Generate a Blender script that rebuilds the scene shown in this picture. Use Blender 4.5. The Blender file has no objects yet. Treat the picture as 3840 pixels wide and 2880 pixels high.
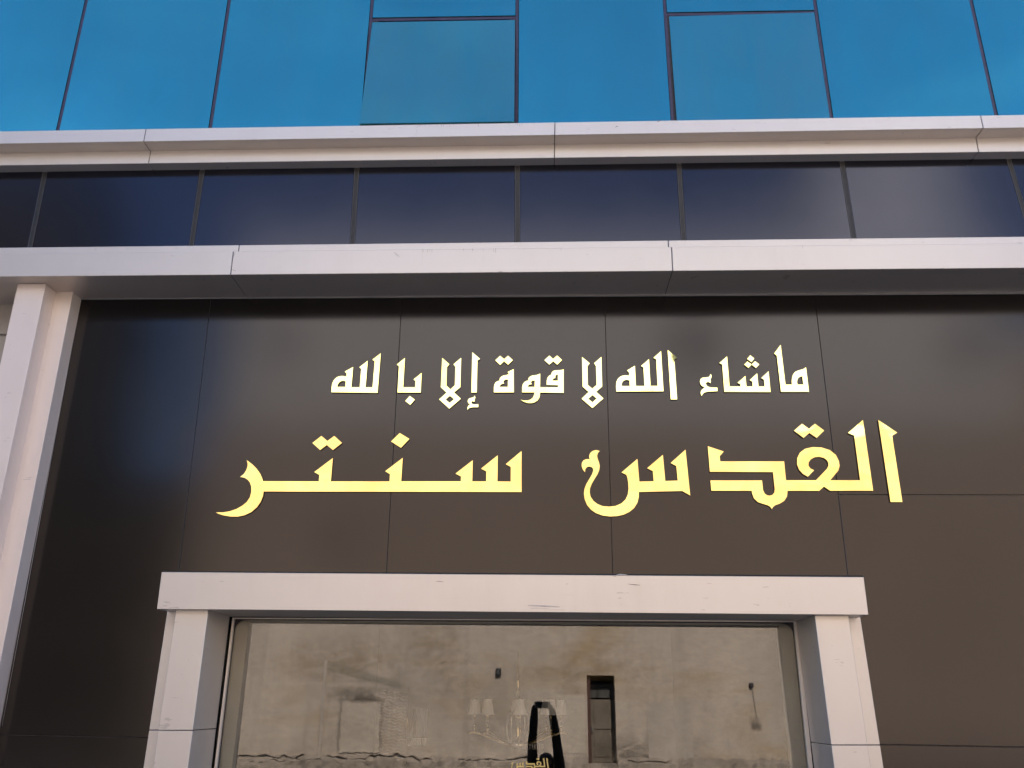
import bpy, bmesh, math, random
from mathutils import Vector, Matrix
from mathutils.geometry import tessellate_polygon
random.seed(7)
S = bpy.context.scene
COL = S.collection

# ------------------------------------------------------------------ camera
F = 3270.0                      # focal length in pixels of the 3840 px wide photograph
CAM = Vector((0.0, -5.0, 2.05))
vy = Vector((98, -1197, -F)).normalized()           # facade normal seen from the camera
vz = Vector((65, 8940, -F)); vz = (vz - vy * vz.dot(vy)).normalized()
vx = vy.cross(vz)
RC = Matrix((vx, vy, vz))                           # camera -> world
cd = bpy.data.cameras.new('camera'); cam = bpy.data.objects.new('camera', cd)
COL.objects.link(cam); S.camera = cam
cd.sensor_width = 36; cd.lens = F / 3840 * 36; cd.clip_start = 0.02; cd.clip_end = 500
cam.matrix_world = Matrix.Translation(CAM) @ RC.to_4x4()

# ------------------------------------------------------------------ light
SUN_EL, SUN_AZ = 46, 20         # sun stands behind the shop building
w = bpy.data.worlds.new('World'); S.world = w; w.use_nodes = True
nt = w.node_tree; bg = nt.nodes['Background']
sky = nt.nodes.new('ShaderNodeTexSky'); sky.sky_type = 'NISHITA'; sky.sun_disc = False
sky.sun_elevation = math.radians(SUN_EL); sky.sun_rotation = math.radians(SUN_AZ)
sky.dust_density = 0.05; sky.ozone_density = 7.0; sky.air_density = 1.0; sky.altitude = 1800
bg.inputs['Strength'].default_value = 0.10
tc = nt.nodes.new('ShaderNodeTexCoord'); mpw = nt.nodes.new('ShaderNodeMapping'); mpw.inputs['Scale'].default_value = (1.2, 1.2, 3.2)
nt.links.new(tc.outputs['Generated'], mpw.inputs['Vector'])
cl = nt.nodes.new('ShaderNodeTexNoise'); cl.inputs['Scale'].default_value = 2.4; cl.inputs['Detail'].default_value = 7; cl.inputs['Distortion'].default_value = 0.6
nt.links.new(mpw.outputs[0], cl.inputs['Vector'])
clr = nt.nodes.new('ShaderNodeValToRGB'); clr.color_ramp.elements[0].position = 0.46; clr.color_ramp.elements[1].position = 0.85
clr.color_ramp.elements[1].color = (0.06, 0.06, 0.06, 1); nt.links.new(cl.outputs['Fac'], clr.inputs[0])
cm = nt.nodes.new('ShaderNodeMix'); cm.data_type = 'RGBA'; cm.inputs[7].default_value = (8.0, 8.6, 9.6, 1)
nt.links.new(clr.outputs[0], cm.inputs[0]); nt.links.new(sky.outputs[0], cm.inputs[6]); nt.links.new(cm.outputs[2], bg.inputs['Color'])
sd = bpy.data.lights.new('sun', 'SUN'); sd.energy = 4.6; sd.angle = math.radians(0.55); sd.color = (1.0, 0.93, 0.84)
sun = bpy.data.objects.new('sun', sd); COL.objects.link(sun)
el, az = math.radians(SUN_EL), math.radians(SUN_AZ)
sdir = Vector((math.sin(az) * math.cos(el), math.cos(az) * math.cos(el), math.sin(el)))
sun.rotation_euler = sdir.to_track_quat('Z', 'Y').to_euler(); sun.location = sdir * 60
vs = S.view_settings; vs.view_transform = 'Standard'; vs.look = 'None'; vs.gamma = 1; vs.use_curve_mapping = False
vs.exposure = 2.0
S.cycles.max_bounces = 10; S.cycles.transparent_max_bounces = 12

# ------------------------------------------------------------------ helpers
def ray(px, py):
    return RC @ Vector((px - 1920, 1440 - py, -F))

def at(px, py, y):
    """photo direction -> point of the plane at depth y"""
    d = ray(px, py); t = (y - CAM.y) / d.y
    return CAM + d * t

GLASS_Y = 0.15
def opp(px, py, y):
    """point of the far side of the street whose mirror image in the shop window is seen there"""
    p = at(px, py, 2 * GLASS_Y - y)
    return Vector((p.x, y, p.z))

def link(name, me, mat, parent=None, origin=None):
    o = bpy.data.objects.new(name, me)
    COL.objects.link(o)
    if mat: me.materials.append(mat)
    if parent:
        o.parent = parent
        org = parent.get('_o')
        o.location = -Vector(world_of(parent))
    return o

def world_of(o):
    v = Vector((0, 0, 0))
    while o:
        v += o.location; o = o.parent
    return v

def tag(o, label, cat, group=None, kind=None):
    if label: o['label'] = label
    if cat: o['category'] = cat
    if group: o['group'] = group
    if kind: o['kind'] = kind
    return o

def thing(name, label, cat, loc, group=None):
    o = bpy.data.objects.new(name, None); COL.objects.link(o)
    o.location = loc; o.empty_display_size = 0.2
    return tag(o, label, cat, group)

def structure(name, bm, mat):
    o = mesh(name, bm, mat); o['kind'] = 'structure'; return o

def mesh(name, bm, mat, parent=None, smooth=False):
    bmesh.ops.recalc_face_normals(bm, faces=bm.faces)
    me = bpy.data.meshes.new(name); bm.to_mesh(me); bm.free()
    if smooth:
        for p in me.polygons: p.use_smooth = True
    return link(name, me, mat, parent)

def hexa(front, back, bevel=0.0):
    bm = bmesh.new()
    f = [bm.verts.new(p) for p in front]; b = [bm.verts.new(p) for p in back]
    bm.faces.new(f); bm.faces.new(b[::-1])
    for i in range(4):
        j = (i + 1) % 4
        bm.faces.new((f[i], b[i], b[j], f[j]))
    if bevel: bmesh.ops.bevel(bm, geom=bm.edges[:], offset=bevel, segments=1, affect='EDGES')
    return bm

def slab(name, px, yf, yb, mat, parent, bevel=0.002, floor=None, roof=None, kind=None):
    """px: photo corners TL TR BR BL of the front face lying on the plane y=yf, extruded back to yb"""
    p = [at(a, b, yf) for a, b in px]
    if floor is not None:
        for t, b in ((0, 3), (1, 2)):
            d = p[b] - p[t]; p[b] = p[t] + d * ((floor - p[t].z) / d.z)
    if roof is not None:
        for t, b in ((0, 3), (1, 2)):
            d = p[t] - p[b]; p[t] = p[b] + d * ((roof - p[b].z) / d.z)
    q = [Vector((v.x, yb, v.z)) for v in p]
    return mesh(name, hexa(p, q, bevel), mat, parent)

def box(name, x0, x1, y0, y1, z0, z1, mat, parent=None, bevel=0.0):
    f = [Vector(v) for v in ((x0, y0, z1), (x1, y0, z1), (x1, y0, z0), (x0, y0, z0))]
    b = [Vector((v.x, y1, v.z)) for v in f]
    return mesh(name, hexa(f, b, bevel), mat, parent)

def tube_bm(pts, r, seg=8, bm=None, r2=None):
    bm = bm or bmesh.new(); rings = []
    n = len(pts)
    for i, p in enumerate(pts):
        a = pts[max(i - 1, 0)]; b = pts[min(i + 1, n - 1)]
        d = (b - a).normalized(); u = d.orthogonal().normalized()
        if rings_u: u = (rings_u[-1] - d * rings_u[-1].dot(d)).normalized()
        rings_u.append(u); v = d.cross(u)
        rr = r if r2 is None else r + (r2 - r) * i / (n - 1)
        rings.append([bm.verts.new(p + (u * math.cos(t) + v * math.sin(t)) * rr) for t in [2 * math.pi * k / seg for k in range(seg)]])
    rings_u.clear()
    for i in range(n - 1):
        for k in range(seg):
            bm.faces.new((rings[i][k], rings[i][(k + 1) % seg], rings[i + 1][(k + 1) % seg], rings[i + 1][k]))
    bm.faces.new(rings[0][::-1]); bm.faces.new(rings[-1])
    return bm
rings_u = []

def lathe_bm(c, prof, seg=24, bm=None, flute=0.0, nf=0):
    bm = bm or bmesh.new(); rings = []
    for r, z in prof:
        ring = []
        for k in range(seg):
            t = 2 * math.pi * k / seg
            rr = r * (1 + flute * (1 if k % 2 else -1)) if nf else r
            ring.append(bm.verts.new(c + Vector((rr * math.cos(t), rr * math.sin(t), z))))
        rings.append(ring)
    for i in range(len(rings) - 1):
        for k in range(seg):
            bm.faces.new((rings[i][k], rings[i][(k + 1) % seg], rings[i + 1][(k + 1) % seg], rings[i + 1][k]))
    return bm

# ------------------------------------------------------------------ materials
def new_mat(name):
    m = bpy.data.materials.new(name); m.use_nodes = True
    return m, m.node_tree, m.node_tree.nodes['Principled BSDF']

def pos(nt, scale=(1, 1, 1)):
    g = nt.nodes.new('ShaderNodeNewGeometry'); mp = nt.nodes.new('ShaderNodeMapping')
    mp.inputs['Scale'].default_value = scale
    nt.links.new(g.outputs['Position'], mp.inputs['Vector']); return mp.outputs[0]

def noise(nt, vec, scale, detail=4, rough=0.6, dist=0.0):
    n = nt.nodes.new('ShaderNodeTexNoise'); n.inputs['Scale'].default_value = scale
    n.inputs['Detail'].default_value = detail; n.inputs['Roughness'].default_value = rough
    n.inputs['Distortion'].default_value = dist
    nt.links.new(vec, n.inputs['Vector']); return n.outputs['Fac']

def ramp(nt, fac, stops):
    r = nt.nodes.new('ShaderNodeValToRGB'); e = r.color_ramp.elements
    while len(e) < len(stops): e.new(0.5)
    for i, (p, c) in enumerate(stops):
        e[i].position = p; e[i].color = (c, c, c, 1) if isinstance(c, (int, float)) else (*c, 1)
    nt.links.new(fac, r.inputs[0]); return r.outputs[0]

def mixc(nt, fac, a, b, mode='MIX'):
    m = nt.nodes.new('ShaderNodeMix'); m.data_type = 'RGBA'; m.blend_type = mode
    for inp, v in ((m.inputs[0], fac), (m.inputs[6], a), (m.inputs[7], b)):
        if hasattr(v, 'is_linked'): nt.links.new(v, inp)
        elif isinstance(v, (int, float)): inp.default_value = v
        else: inp.default_value = (*v, 1)
    return m.outputs[2]

def bump(nt, h, strength, dist, bsdf):
    b = nt.nodes.new('ShaderNodeBump'); b.inputs['Strength'].default_value = strength
    b.inputs['Distance'].default_value = dist
    nt.links.new(h, b.inputs['Height']); nt.links.new(b.outputs[0], bsdf.inputs['Normal']); return b

def plain(name, col, rough=0.5, metal=0.0, spec=0.5, var=0.12, scale=6.0, bmp=0.0):
    m, t, b = new_mat(name)
    n = noise(t, pos(t), scale)
    c = ramp(t, n, [(0.3, tuple(x * (1 - var) for x in col)), (0.7, tuple(min(1, x * (1 + var)) for x in col))])
    t.links.new(c, b.inputs['Base Color']); b.inputs['Roughness'].default_value = rough
    b.inputs['Metallic'].default_value = metal; b.inputs['Specular IOR Level'].default_value = spec
    if bmp: bump(t, noise(t, pos(t), scale * 6), bmp, 0.01, b)
    return m

# white aluminium composite cladding: rain streaks, dust, small scuffs
def clad_mat(name, base, rough=0.38, metal=0.42):
    m, t, b = new_mat(name)
    streak = ramp(t, noise(t, pos(t, (7, 7, 1.3)), 1.0, 6, 0.7), [(0.35, 0.0), (0.8, 0.8)])
    blot = ramp(t, noise(t, pos(t), 2.3, 5, 0.6), [(0.35, 0.0), (0.75, 1.0)])
    c = mixc(t, 0.5, base, base)
    dirt = tuple(x * y for x, y in zip(base, (0.89, 0.87, 0.85)))
    m1 = t.nodes.new('ShaderNodeMath'); m1.operation = 'MULTIPLY'; t.links.new(streak, m1.inputs[0]); t.links.new(blot, m1.inputs[1])
    c = mixc(t, m1.outputs[0], base, dirt)
    # scuffs: short dark strokes
    sc = noise(t, pos(t, (5.0, 5.0, 34.0)), 3.0, 2, 0.5, 0.4)
    sc2 = noise(t, pos(t), 9.0, 2, 0.5)
    mm = t.nodes.new('ShaderNodeMath'); mm.operation = 'MULTIPLY'
    t.links.new(sc, mm.inputs[0]); t.links.new(sc2, mm.inputs[1])
    k = ramp(t, mm.outputs[0], [(0.435, 0.0), (0.455, 0.4)])
    c = mixc(t, k, c, tuple(x * 0.45 for x in base))
    t.links.new(c, b.inputs['Base Color'])
    b.inputs['Roughness'].default_value = rough; b.inputs['Metallic'].default_value = metal
    bump(t, noise(t, pos(t), 1.6, 2), 0.05, 0.01, b)
    return m
M_WHITE = clad_mat('white_cladding', (0.74, 0.665, 0.60))
M_PIL = clad_mat('matt_white_cladding', (0.80, 0.69, 0.625), 0.45, 0.25)
M_WARM = clad_mat('warm_white_cladding', (0.65, 0.585, 0.53))

# glossy black composite cladding
def black_panel(name, base, rough, wave=0.10, spec=(1.0, 0.95, 1.0, 1)):
    m, t, b = new_mat(name)
    dust = ramp(t, noise(t, pos(t), 1.3, 6, 0.65), [(0.35, tuple(x * 0.8 for x in base)), (0.75, tuple(x * 1.5 for x in base))])
    sp = noise(t, pos(t), 95.0, 1, 0.5)
    k = ramp(t, sp, [(0.80, 0.0), (0.815, 0.35)])
    c = mixc(t, k, dust, (0.12, 0.115, 0.11))
    t.links.new(c, b.inputs['Base Color'])
    r = ramp(t, noise(t, pos(t), 2.0, 4), [(0.3, rough * 0.9), (0.7, rough * 1.12)])
    t.links.new(r, b.inputs['Roughness'])
    b.inputs['Specular IOR Level'].default_value = 0.55; b.inputs['Specular Tint'].default_value = spec
    bump(t, noise(t, pos(t), 1.1, 1), wave, 0.01, b)
    return m
M_BLACK = black_panel('black_cladding', (0.0026, 0.0024, 0.0022), 0.155, 0.03, (1.0, 0.90, 0.87, 1))
M_SPAN = black_panel('spandrel_glass', (0.004, 0.0037, 0.004), 0.17, 0.02, (0.80, 0.80, 1.0, 1))
M_SEAL = plain('dark_sealant', (0.035, 0.028, 0.032), 0.6, var=0.3, scale=20)
M_MULL = plain('mullion_sealant', (0.050, 0.040, 0.085), 0.45, var=0.25, scale=14)
M_SPJOINT = plain('spandrel_joint', (0.018, 0.016, 0.016), 0.5, var=0.3, scale=25)
M_ALU = plain('aluminium_edge', (0.30, 0.30, 0.31), 0.4, 0.7, var=0.1)
M_SEAMB = plain('seam_backing', (0.09, 0.075, 0.065), 0.4)
M_SPAN.node_tree.nodes['Principled BSDF'].inputs['Specular IOR Level'].default_value = 0.68
M_BEAD = plain('weathered_bead', (0.11, 0.105, 0.10), 0.5, 0.3)
M_BACK = plain('backing', (0.02, 0.02, 0.02), 0.8)

# mirrored blue curtain glass
def mirror_glass(name, tint, rough, dusty):
    m, t, b = new_mat(name)
    v = noise(t, pos(t, (1, 1, 0.5)), 1.1, 5, 0.6)
    c = ramp(t, v, [(0.3, tuple(x * 0.92 for x in tint)), (0.7, tuple(min(1, x * 1.08) for x in tint))])
    t.links.new(c, b.inputs['Base Color'])
    b.inputs['Metallic'].default_value = 1.0; b.inputs['Roughness'].default_value = rough
    if dusty:
        d = t.nodes.new('ShaderNodeBsdfDiffuse'); d.inputs[0].default_value = (0.22, 0.21, 0.20, 1)
        mx = t.nodes.new('ShaderNodeMixShader')
        k = ramp(t, noise(t, pos(t, (7, 7, 0.6)), 1.0, 6, 0.7), [(0.3, dusty * 0.5), (0.8, dusty * 1.6)])
        t.links.new(k, mx.inputs[0]); t.links.new(b.outputs[0], mx.inputs[1]); t.links.new(d.outputs[0], mx.inputs[2])
        t.links.new(mx.outputs[0], t.nodes['Material Output'].inputs[0])
    bump(t, noise(t, pos(t), 0.7, 1), 0.10, 0.02, b)
    return m
M_CURT = mirror_glass('blue_mirror_glass', (0.088, 0.475, 0.455), 0.03, 0.05)
M_CURT2 = mirror_glass('dusty_blue_mirror_glass', (0.092, 0.50, 0.455), 0.05, 0.11)

# gold mirror letters
def gold_mat(name, c0, c1):
    m, t, b = new_mat(name)
    v = noise(t, pos(t), 3.2, 3, 0.6, 0.8)
    c = ramp(t, v, [(0.36, c0), (0.64, c1)])
    t.links.new(c, b.inputs['Base Color']); b.inputs['Metallic'].default_value = 1.0
    b.inputs['Roughness'].default_value = 0.06
    bump(t, noise(t, pos(t), 2.6, 2), 0.42, 0.02, b)
    return m
M_GOLD = gold_mat('gold_mirror', (0.93, 0.66, 0.27), (1.0, 0.90, 0.33))
M_LITGOLD = gold_mat('gold_mirror_lit_tint', (0.97, 0.86, 0.29), (1.0, 0.95, 0.44))  # paler tint stands in for a brighter reflection on the upper line
M_LSIDE = plain('letter_edge', (0.20, 0.13, 0.05), 0.5, 0.3)
M_GOLDP = plain('gold_film', (0.55, 0.44, 0.18), 0.35, 0.6)

# shop window glass
def glass_mat(name, refl, tint=(0.8, 0.8, 0.78)):
    m, t, b = new_mat(name)
    t.nodes.remove(b)
    tr = t.nodes.new('ShaderNodeBsdfTransparent'); tr.inputs[0].default_value = (*tint, 1)
    gl = t.nodes.new('ShaderNodeBsdfGlossy'); gl.inputs['Roughness'].default_value = 0.0
    gl.inputs['Color'].default_value = (1, 0.98, 0.95, 1)
    mx = t.nodes.new('ShaderNodeMixShader'); mx.inputs[0].default_value = refl
    t.links.new(tr.outputs[0], mx.inputs[1]); t.links.new(gl.outputs[0], mx.inputs[2])
    t.links.new(mx.outputs[0], t.nodes['Material Output'].inputs[0])
    return m
M_GLASS = glass_mat('shop_window_glass', 0.080)
M_CRYSTAL = glass_mat('crystal', 0.35, (0.93, 0.93, 0.93))

# stained old cement render across the street
def render_mat(name, a, b_, stain, grime=1.0):
    m, t, b = new_mat(name)
    n1 = noise(t, pos(t, (1, 1, 0.55)), 0.55, 8, 0.65, 0.6)
    c = ramp(t, n1, [(0.3, b_), (0.7, a)])
    st = ramp(t, noise(t, pos(t, (0.5, 1, 1.6)), 0.45, 6, 0.6, 1.0), [(0.52, 0.0), (0.75, 0.75 * grime)])
    c = mixc(t, st, c, stain)
    vs_ = ramp(t, noise(t, pos(t, (3.0, 1, 0.14)), 0.9, 6, 0.65), [(0.5, 0.0), (0.8, 0.5 * grime)])
    c = mixc(t, vs_, c, tuple(x * 0.6 for x in b_))
    fine = ramp(t, noise(t, pos(t, (1, 1, 2.2)), 5, 9, 0.75), [(0.3, 0.70), (0.7, 1.0)])
    c = mixc(t, 1.0, c, fine, 'MULTIPLY')
    t.links.new(c, b.inputs['Base Color']); b.inputs['Roughness'].default_value = 0.9
    bump(t, noise(t, pos(t), 6, 8, 0.7), 0.35, 0.03, b)
    return m
M_TAN = render_mat('old_cement_render', (0.60, 0.50, 0.41), (0.48, 0.40, 0.33), (0.42, 0.29, 0.15))
M_TAN2 = render_mat('smoothed_cement_patch', (0.60, 0.50, 0.41), (0.52, 0.44, 0.36), (0.44, 0.36, 0.28), 0.6)
M_GREYP = render_mat('grey_cement_patch', (0.55, 0.465, 0.385), (0.46, 0.39, 0.33), (0.33, 0.29, 0.25), 0.8)
M_SHBAND = render_mat('shadow_band_render', (0.42, 0.36, 0.29), (0.36, 0.31, 0.25), (0.3, 0.24, 0.18), 0.8)  # darker render colour that paints the slanting cast shadow
M_PLINTH = render_mat('crumbling_plinth', (0.46, 0.38, 0.31), (0.28, 0.23, 0.19), (0.18, 0.14, 0.11), 1.2)
M_PALE = render_mat('pale_painted_storeys', (0.80, 0.79, 0.76), (0.75, 0.74, 0.71), (0.60, 0.57, 0.52), 0.5)
M_DARKB = plain('dark_stone_block', (0.035, 0.032, 0.03), 0.8)
M_ASPH = plain('asphalt', (0.055, 0.054, 0.052), 0.9, var=0.3, scale=3, bmp=0.5)
M_PAVE = plain('paving', (0.20, 0.185, 0.17), 0.85, var=0.15, scale=4, bmp=0.3)
M_EARTH = plain('ground', (0.30, 0.25, 0.19), 0.95, var=0.2, scale=0.5)
M_BEIGE = plain('beige_panel', (0.36, 0.32, 0.29), 0.5, var=0.06)
M_INFR = plain('inner_frame_beige', (0.56, 0.50, 0.40), 0.6, var=0.06)
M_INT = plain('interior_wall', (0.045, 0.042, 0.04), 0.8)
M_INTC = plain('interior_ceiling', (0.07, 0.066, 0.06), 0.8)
M_BRASS = plain('polished_brass', (0.95, 0.74, 0.42), 0.10, 1.0, var=0.05)
M_SHADE = plain('lamp_shade_fabric', (0.92, 0.90, 0.86), 0.7, var=0.05)
M_CLOTH = plain('black_cloth', (0.008, 0.008, 0.009), 0.75, var=0.3, scale=30)
M_SKIN = plain('skin', (0.30, 0.16, 0.10), 0.5, var=0.05)
M_HAIR = plain('black_hair', (0.006, 0.005, 0.005), 0.6)
M_PHONE = plain('black_phone', (0.01, 0.01, 0.012), 0.15)
M_EYE = plain('eye', (0.6, 0.6, 0.58), 0.2)
M_SHOE = plain('shoe_leather', (0.02, 0.015, 0.012), 0.4)
M_DOORW = plain('weathered_door', (0.14, 0.112, 0.085), 0.7, var=0.25, scale=3)
M_DFRAME = plain('dark_red_jamb', (0.07, 0.03, 0.022), 0.6)
M_TRANS = mirror_glass('dirty_transom_glass', (0.10, 0.12, 0.12), 0.15, 0.35)
M_DKGLASS = plain('dark_window_glass', (0.02, 0.022, 0.025), 0.12, spec=0.6)
M_JEANS = plain('dark_denim', (0.03, 0.035, 0.06), 0.8)
M_BLUEP = plain('pale_blue_curtain', (0.38, 0.44, 0.50), 0.8)

# ------------------------------------------------------------------ street
XL, XR = -2300, 6200           # photo columns the facade is built out to
def sheet(name, x0, x1, y0, y1, z, mat):
    bm = bmesh.new(); bm.faces.new([bm.verts.new(v) for v in ((x0, y0, z), (x1, y0, z), (x1, y1, z), (x0, y1, z))])
    return structure(name, bm, mat)
sheet('ground', -250, 250, -250, 250, -0.012, M_EARTH)
sheet('road', -90, 90, -16.6, -8.0, -0.004, M_ASPH)
def pavement(y0, y1):
    root = thing('pavement', None, None, (0, (y0 + y1) / 2, 0)); root['kind'] = 'structure'
    box('pavement_base', -90, 90, y0, y1, -0.3, 0.112, M_PAVE, root)
    return root
box('pavement', -90, 90, -8.0, 0.0, -0.3, -0.0005, M_PAVE)['kind'] = 'structure'
box('pavement', -90, 90, -20.9, -16.6, -0.3, 0.10, M_PAVE)['kind'] = 'structure'

# ------------------------------------------------------------------ building mass behind the cladding
# (block walls round the shop room, upper storeys); it carries the cladding and keeps the sun off the facade
def mass():
    r = thing('building_shell', 'plain dark backing walls of the shop building behind its cladding', 'building', (0, 4, 0))
    wl = at(872, 2600, 0.2).x; wr = at(2985, 2600, 0.2).x; wt = at(1920, 2318, 0.2).z + 0.02
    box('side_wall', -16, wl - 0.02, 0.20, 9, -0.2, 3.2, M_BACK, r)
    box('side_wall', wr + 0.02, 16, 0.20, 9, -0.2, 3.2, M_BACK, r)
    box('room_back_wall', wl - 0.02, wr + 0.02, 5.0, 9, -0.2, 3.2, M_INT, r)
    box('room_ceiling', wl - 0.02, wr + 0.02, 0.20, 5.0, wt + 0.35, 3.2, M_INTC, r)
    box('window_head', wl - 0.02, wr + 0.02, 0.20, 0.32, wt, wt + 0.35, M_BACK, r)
    box('upper_storeys', -16, 16, 0.20, 9, 3.2, 15.5, M_BACK, r)
    return r
mass()

# ------------------------------------------------------------------ curtain wall
CW = 0.0
mx_ = [at(x, y, CW).x for x, y in ((-520, 250), (268, 250), (822, 250), (1376, 250), (1938, 250), (2509, 250), (3091, 250), (3697, 250), (4340, 250))]
dx = mx_[2] - mx_[1]
mx_ = [mx_[1] - dx * 2.02, mx_[1] - dx * 1.01] + mx_[1:-1] + [mx_[-2] + dx * 1.06, mx_[-2] + dx * 2.1]
zb = at(1920, 470, CW).z - 0.12
ztop = 12.5
zt3 = at(1664, 67, CW).z; zt5 = at(2776, 47, CW).z
cw = thing('curtain_wall', 'mirrored blue glass curtain wall with dark joints above the upper white ledge', 'curtain wall', (0, 0, zb))
GAP = 0.0125
def pane(x0, x1, z0, z1, mat, tilt=0.0, name='glass_pane'):
    y = CW
    f = [Vector((x0, y, z1)), Vector((x1, y + tilt, z1)), Vector((x1, y + tilt, z0)), Vector((x0, y, z0))]
    b = [v + Vector((0, 0.012, 0)) for v in f]
    return mesh(name, hexa(f, b, 0.0015), mat, cw)
rnd = random.Random(3)
for i in range(len(mx_) - 1):
    x0, x1 = mx_[i] + GAP, mx_[i + 1] - GAP
    zs = [zb, zt3 + 1.95, zt3 + 3.6, ztop]
    if i in (4, 6):
        zt = zt3 if i == 4 else zt5
        pane(x0, x1, zt + GAP, zt + 1.95, M_CURT)
        zs = [zt + 1.975, zt3 + 3.6, ztop]
    for a, b in zip(zs[:-1], zs[1:]):
        pane(x0, x1, a + (0 if a == zb else GAP), b - GAP, M_CURT, rnd.uniform(-.002, .002))
for x in mx_:
    box('mullion', x - 0.011, x + 0.011, CW + 0.006, CW + 0.10, zb, ztop, M_MULL, cw, 0.002)
for i, zt in ((4, zt3), (6, zt5)):
    box('transom', mx_[i] + 0.0115, mx_[i + 1] - 0.0115, CW + 0.007, CW + 0.10, zt - 0.013, zt + 0.011, M_MULL, cw, 0.002)
# two top-hung opening lights
def vent(i, zt, quad, dark, label):
    """quad: TL TR BR BL photo corners with the depth of each"""
    f = [at(*q) for q in quad]
    n = (f[1] - f[0]).cross(f[3] - f[0]).normalized()
    if n.y > 0: n = -n
    b = [v - n * 0.012 for v in f]
    p = mesh('opening_window', hexa(f, b, 0.0015), M_CURT2, cw); p['label'] = label
    # frame behind the pane, and the fixed rebate it closes against
    c = sum(f, Vector()) / 4
    for k in range(4):
        a, e = f[k] - n * 0.014, f[(k + 1) % 4] - n * 0.014
        ia, ie = a + (c - f[k]).normalized() * 0.06, e + (c - f[(k + 1) % 4]).normalized() * 0.06
        mesh('sash_rail', hexa([a, e, ie, ia], [v - n * 0.035 for v in (a, e, ie, ia)]), M_SEAL, p)
    for o in COL.objects:
        pass
    x0, x1 = mx_[i], mx_[i + 1]
    zb_ = zb
    for nm, a in (('frame_jamb', (x0 + .0115, x0 + 0.05, zb_, zt - .0135)), ('frame_jamb', (x1 - 0.05, x1 - .0115, zb_, zt - .0135))):
        box(nm, a[0], a[1], CW + 0.008, CW + 0.09, a[2], a[3], M_SEAL, cw)
    box('room_dark', x0 + .05, x1 - .05, CW + 0.16, CW + 0.17, zb_, zt, M_BACK, cw).name = 'dark_room_sheet'  # black sheet stands in for the unlit room behind the vent
vent(4, zt3, [(1396, 83, -0.004), (1931, 74, -0.004), (1928, 456, -0.165), (1348, 464, -0.165)], 1, 'dustier blue pane pushed open at the bottom')
vent(6, zt5, [(2509, 61, -0.003), (3054, 46, -0.003), (3114, 452, -0.015), (2539, 460, -0.015)], 0, 'dustier blue pane nearly shut')

# ------------------------------------------------------------------ ledges
def line(p0, p1, x):
    return p0[1] + (p1[1] - p0[1]) * (x - p0[0]) / (p1[0] - p0[0])
def ledge(parent, name, top, bot, joints, yf, yb, mat, gap=1.3):
    """pieces of a horizontal trim between two photo lines, split at joints (pairs: x on the top line, x on the bottom line)"""
    js = [(XL, XL - 60)] + joints + [(XR, XR + 60)]
    for (a0, a1), (b0, b1) in zip(js[:-1], js[1:]):
        g0 = gap if a0 != XL else 0; g1 = gap if b0 != XR else 0
        slab(name, [(a0 + g0, line(*top, a0)), (b0 - g1, line(*top, b0)), (b1 - g1, line(*bot, b1)), (a1 + g0, line(*bot, a1))], yf, yb, mat, parent, 0.0025)
    for a0, a1 in joints:
        slab('joint_seal', [(a0 - 2.5, line(*top, a0) + 1.5), (a0 + 2.5, line(*top, a0) + 1.5), (a1 + 2.5, line(*bot, a1) - 1.5), (a1 - 2.5, line(*bot, a1) - 1.5)], yf + 0.006, yb - 0.02, M_SEAL, parent, 0)
far = 1700
up = thing('upper_ledge', 'stepped white metal ledge right below the mirrored blue glass', 'ledge', (0, -0.1, 3.4))
ledge(up, 'fascia_panel', ((0, 492), (3840, 430)), ((0, 539), (3840, 478.5)), [(-1350, -1400), (547, 538), (2081, 2080), (3677, 3688)], -0.187, 0.17, M_WHITE)
ledge(up, 'lower_fascia_panel', ((0, 574), (3840, 511)), ((0, 620), (3840, 567.7)), [(-1330, -1380), (565, 556), (2080, 2079), (3660, 3670)], -0.082, 0.17, M_WHITE)

lo = thing('lower_ledge', 'deep white metal ledge between the dark glass band and the black sign wall', 'ledge', (0, -0.2, 2.5))
ledge(lo, 'top_flashing', ((0, 928.6), (3840, 887)), ((0, 960), (3840, 925)), [(-1000, -1030), (897, 893), (2506, 2508), (4350, 4370)], -0.23, 0.17, M_WARM)
ledge(lo, 'fascia_panel', ((0, 951), (3840, 912.5)), ((0, 1037.5), (3840, 1004.5)), [(-1100, -1130), (875, 864), (2518.5, 2522.5), (4400, 4425)], -0.326, 0.17, M_WARM)

# ------------------------------------------------------------------ dark glass band between the ledges
sb = thing('spandrel_band', 'band of dark glossy glass panels between the two white ledges', 'glass band', (0, 0, 3.0))
sj = [((152 - 589 * 2.05, 640), (90 - 600 * 2.1, 925)), ((152 - 589 * 1.02 + 14, 640), (90 - 600 * 1.03 + 20, 925))]
sj += [((168, 649), (112, 926)), ((758, 643), (717, 921)), ((1338, 634), (1321, 910)), ((1940, 624), (1940, 907)),
       ((2546, 618), (2564, 898)), ((3158, 611), (3202, 892)), ((3785, 604), (3868, 886))]
sj += [((4430, 597), (4550, 880)), ((5100, 588), (5260, 874))]
HG = 9.5
for (a, b) in zip(sj[:-1], sj[1:]):
    (ax, ay), (bx, by) = a; (cx, cy), (dx_, dy) = b
    def ext(p, q, yy): return (p[0] + (q[0] - p[0]) * (yy - p[1]) / (q[1] - p[1]))
    yt0, yt1 = ay - 45, cy - 45
    yb0, yb1 = by + 45, dy + 45
    slab('dark_glass_panel', [(ext(*a, yt0) + HG, yt0), (ext(*b, yt1) - HG, yt1), (ext(*b, yb1) - HG, yb1), (ext(*a, yb0) + HG, yb0)], 0.0, 0.012, M_SPAN, sb, 0.0015)
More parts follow.
